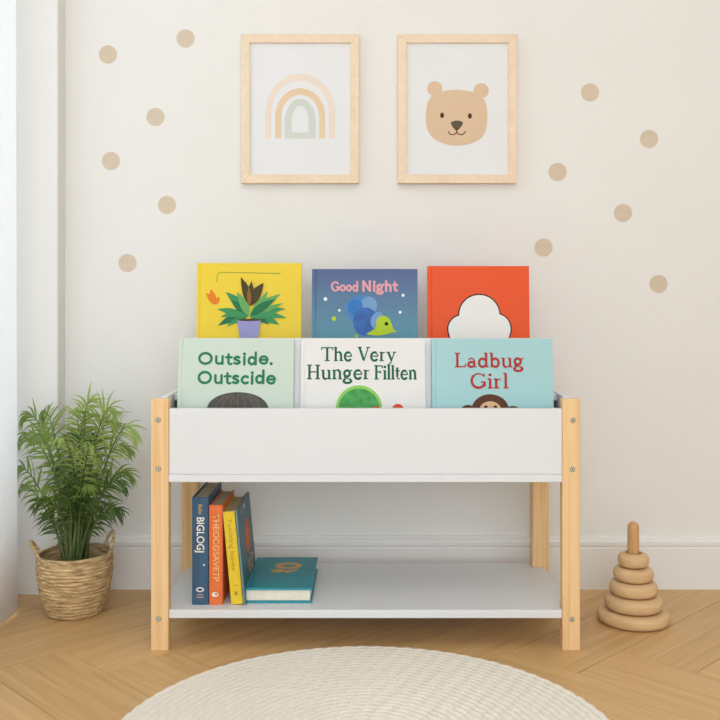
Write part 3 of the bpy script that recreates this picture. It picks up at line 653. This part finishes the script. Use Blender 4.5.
def leafmat(name, c1, c2):
    m = mat(name, c1, .45, vary=.25, vscale=25); nt = m.node_tree; b = nt.nodes['Principled BSDF']
    tl = nt.nodes.new('ShaderNodeBsdfTranslucent'); tl.inputs[0].default_value = (*s2l(c2), 1); mx = nt.nodes.new('ShaderNodeMixShader'); mx.inputs[0].default_value = .3
    nt.links.new(b.outputs[0], mx.inputs[1]); nt.links.new(tl.outputs[0], mx.inputs[2]); nt.links.new(mx.outputs[0], nt.nodes['Material Output'].inputs[0]); return m
lm = [leafmat('palm_leaf', (112, 140, 62), (150, 172, 64)), leafmat('palm_leaf_light', (150, 172, 92), (176, 192, 86)), leafmat('palm_leaf_dark', (72, 100, 44), (98, 126, 42))]
stm = mat('palm_stem', (84, 98, 50), .5, vary=.25, vscale=30)
rnd = random.Random(11)
def frond(tip, Y, mi, start=.42, nl=15, ll=.085, arch_=.25, base=None):
    T_ = W(tip[0], tip[1], Y)-Vector((PX, PY, 0))
    a = rnd.uniform(0, 6.28); B = Vector((.022*math.cos(a), .016*math.sin(a), .101)) if base is None else Vector(base)
    B.x = .5*B.x+.09*T_.x
    hor = Vector((T_.x, T_.y, 0)); c1 = B+Vector((T_.x*.06, T_.y*.06, (T_.z-B.z)*.55)); 
    c2 = B+Vector((T_.x*(.48+arch_*.3), T_.y*.5, (T_.z-B.z)*(.98+arch_*hor.length*4)))
    P = lambda t: B*(1-t)**3+c1*3*t*(1-t)**2+c2*3*t*t*(1-t)+T_*t**3
    pts = [P(i/20) for i in range(21)]
    bm = bmesh.new(); tube(bm, pts, [.0027*(1-i/20)+.0005 for i in range(21)], 6, mi=1)
    length = sum((pts[i+1]-pts[i]).length for i in range(20))
    view = Vector((0, -1, .15)).normalized()
    for i in range(nl):
        u = i/(nl-1); t = start+(1-start)*u*.985; p = P(t); tan = (P(min(t+.01, 1))-P(t-.01)).normalized()
        prof = (math.sin(math.pi*(.12+.80*u))**.7)
        for s_ in (-1, 1):
            q = p+tan*rnd.uniform(-.002, .002)
            side = tan.cross(view if abs(tan.dot(view)) < .9 else Vector((0, 0, 1))).normalized()*s_
            side = (side+view*rnd.uniform(-.35, .45)).normalized()
            ang = R(52-30*u+rnd.uniform(-7, 7)); d = (tan*math.cos(ang)+side*math.sin(ang)).normalized()
            ln = ll*prof*rnd.uniform(.85, 1.12); wd = rnd.uniform(.0021, .0033)*(.7+.3*prof)
            nrm = d.cross(tan).normalized(); wv = nrm.cross(d).normalized()
            wv = (wv+nrm*rnd.uniform(-.5, .5)).normalized()
            L, Cc, Rr = [], [], []; ns_ = 6; pos = q.copy(); dd = d.copy(); drop = rnd.uniform(.14, .40)
            for k in range(ns_+1):
                x = k/ns_; hw = wd*(math.sin(math.pi*min(1, .12+.88*x)**.75) if x < 1 else 0)
                L.append(pos+wv*hw); Cc.append(pos+nrm*(-hw*.35)); Rr.append(pos-wv*hw)
                dd = (dd+Vector((0, 0, -drop))+tan*.03).normalized(); pos = pos+dd*ln/ns_
            vl = [[bm.verts.new(v) for v in row] for row in (L, Cc, Rr)]
            for k in range(ns_):
                bm.faces.new((vl[0][k], vl[0][k+1], vl[1][k+1], vl[1][k])); bm.faces.new((vl[1][k], vl[1][k+1], vl[2][k+1], vl[2][k]))
    # keep clear of wall and curtain
    for v in bm.verts:
        v.co.y = min(v.co.y, 2.197-PY)
        lim = -.768-max(0, v.co.y+PY-2.06)*.62-PX
        if v.co.x < lim+.02: v.co.x = lim+.02*math.exp((v.co.x-lim-.02)/.02)
    o = link('frond', bm, [lm[mi], stm], pl, smooth=True)
tips = [((92, 400), 2.08, 1), ((114, 413), 2.05, 1), ((76, 408), 2.12, 1), ((20, 424), 2.13, 0), ((42, 418), 2.15, 0), ((113, 425), 2.13, 0),
        ((16, 444), 2.14, 0), ((34, 438), 2.03, 0), ((14, 474), 2.15, 0), ((136, 440), 2.0, 1), ((131, 452), 2.07, 0), ((132, 478), 2.04, 0), ((126, 488), 2.0, 2),
        ((112, 512), 1.98, 2), ((34, 506), 2.0, 2), ((18, 490), 2.14, 0), ((58, 438), 1.96, 1), ((92, 448), 1.93, 1), ((66, 474), 1.93, 2),
        ((46, 486), 1.97, 0), ((122, 512), 2.06, 2), ((44, 516), 2.08, 2), ((86, 410), 2.0, 0), ((88, 486), 1.94, 0), ((104, 470), 2.14, 2), ((62, 452), 2.15, 2),
        ((80, 432), 2.1, 2), ((96, 440), 2.12, 2), ((70, 462), 2.12, 2), ((100, 484), 2.1, 2), ((54, 470), 2.1, 2), ((78, 478), 2.0, 2), ((94, 500), 1.98, 2), ((62, 500), 1.98, 2)]
for tp, Y, mi in tips:
    d = abs(tp[0]-75); short = tp[1] > 450
    frond(tp, Y, mi, start=.34, nl=14 if short else 17, ll=.058 if short else .066, arch_=.55 if d > 30 else .1)
for k in range(9):
    a = rnd.uniform(0, 6.28); bx, by = .024*math.cos(a), .018*math.sin(a); top = rnd.uniform(.20, .27)
    bm = bmesh.new(); tube(bm, [(bx, by, .101), (bx*1.15, by*1.1, .15), (bx*1.5+rnd.uniform(-.006, .006), by*1.3, top)], [.0042, .0038, .0028], 8); link('stem', bm, stm, pl, smooth=True)

# ------------------------------------------------------------------ light and camera
def area(name, loc, aim, sx, sy, power, col=(1, 1, 1), spread=180):
    l = bpy.data.lights.new(name, 'AREA'); l.shape = 'RECTANGLE'; l.size = sx; l.size_y = sy; l.energy = power; l.color = col; l.spread = R(spread)
    o = bpy.data.objects.new(name, l); C.objects.link(o); o.location = loc
    o.rotation_euler = (Vector(aim)-Vector(loc)).to_track_quat('-Z', 'Y').to_euler(); return o
area('rear_fill_light', (.2, Y0-.15, 1.17), (.2, 5, 1.17), 2.3, 2.26, 125, (.87, .943, 1))  # added frontal fill, shining in through the added window behind the camera
area('overhead_fill_light', (.15, .45, ZC-.03), (.15, .45, 0), .9, .9, 12, (.95, .97, 1))  # unseen fill added under the ceiling to brighten shelf and floor, no fixture
area('daylight_side_window', (X0-.15, 1.54, 1.2), (5, 1.54, 1.2), 1.08, 2.1, 50, (.90, .955, 1))
wd_ = bpy.data.worlds.new('World'); bpy.context.scene.world = wd_; wd_.use_nodes = True
wd_.node_tree.nodes['Background'].inputs[0].default_value = (.9, .95, 1, 1); wd_.node_tree.nodes['Background'].inputs[1].default_value = 1.0
cam = bpy.data.cameras.new('camera'); co = bpy.data.objects.new('camera', cam); C.objects.link(co)
co.location = (0, 0, EYE); co.rotation_euler = (R(90), 0, 0)
cam.sensor_width = 36; cam.lens = F*36/720; cam.shift_x = (360-CX)/720; cam.shift_y = -(360-HY)/720; cam.clip_start = .02
sc = bpy.context.scene; sc.camera = co
sc.view_settings.view_transform = 'Standard'; sc.view_settings.look = 'None'; sc.view_settings.gamma = 1; sc.view_settings.exposure = -.8
sc.cycles.max_bounces = 10; sc.cycles.diffuse_bounces = 6
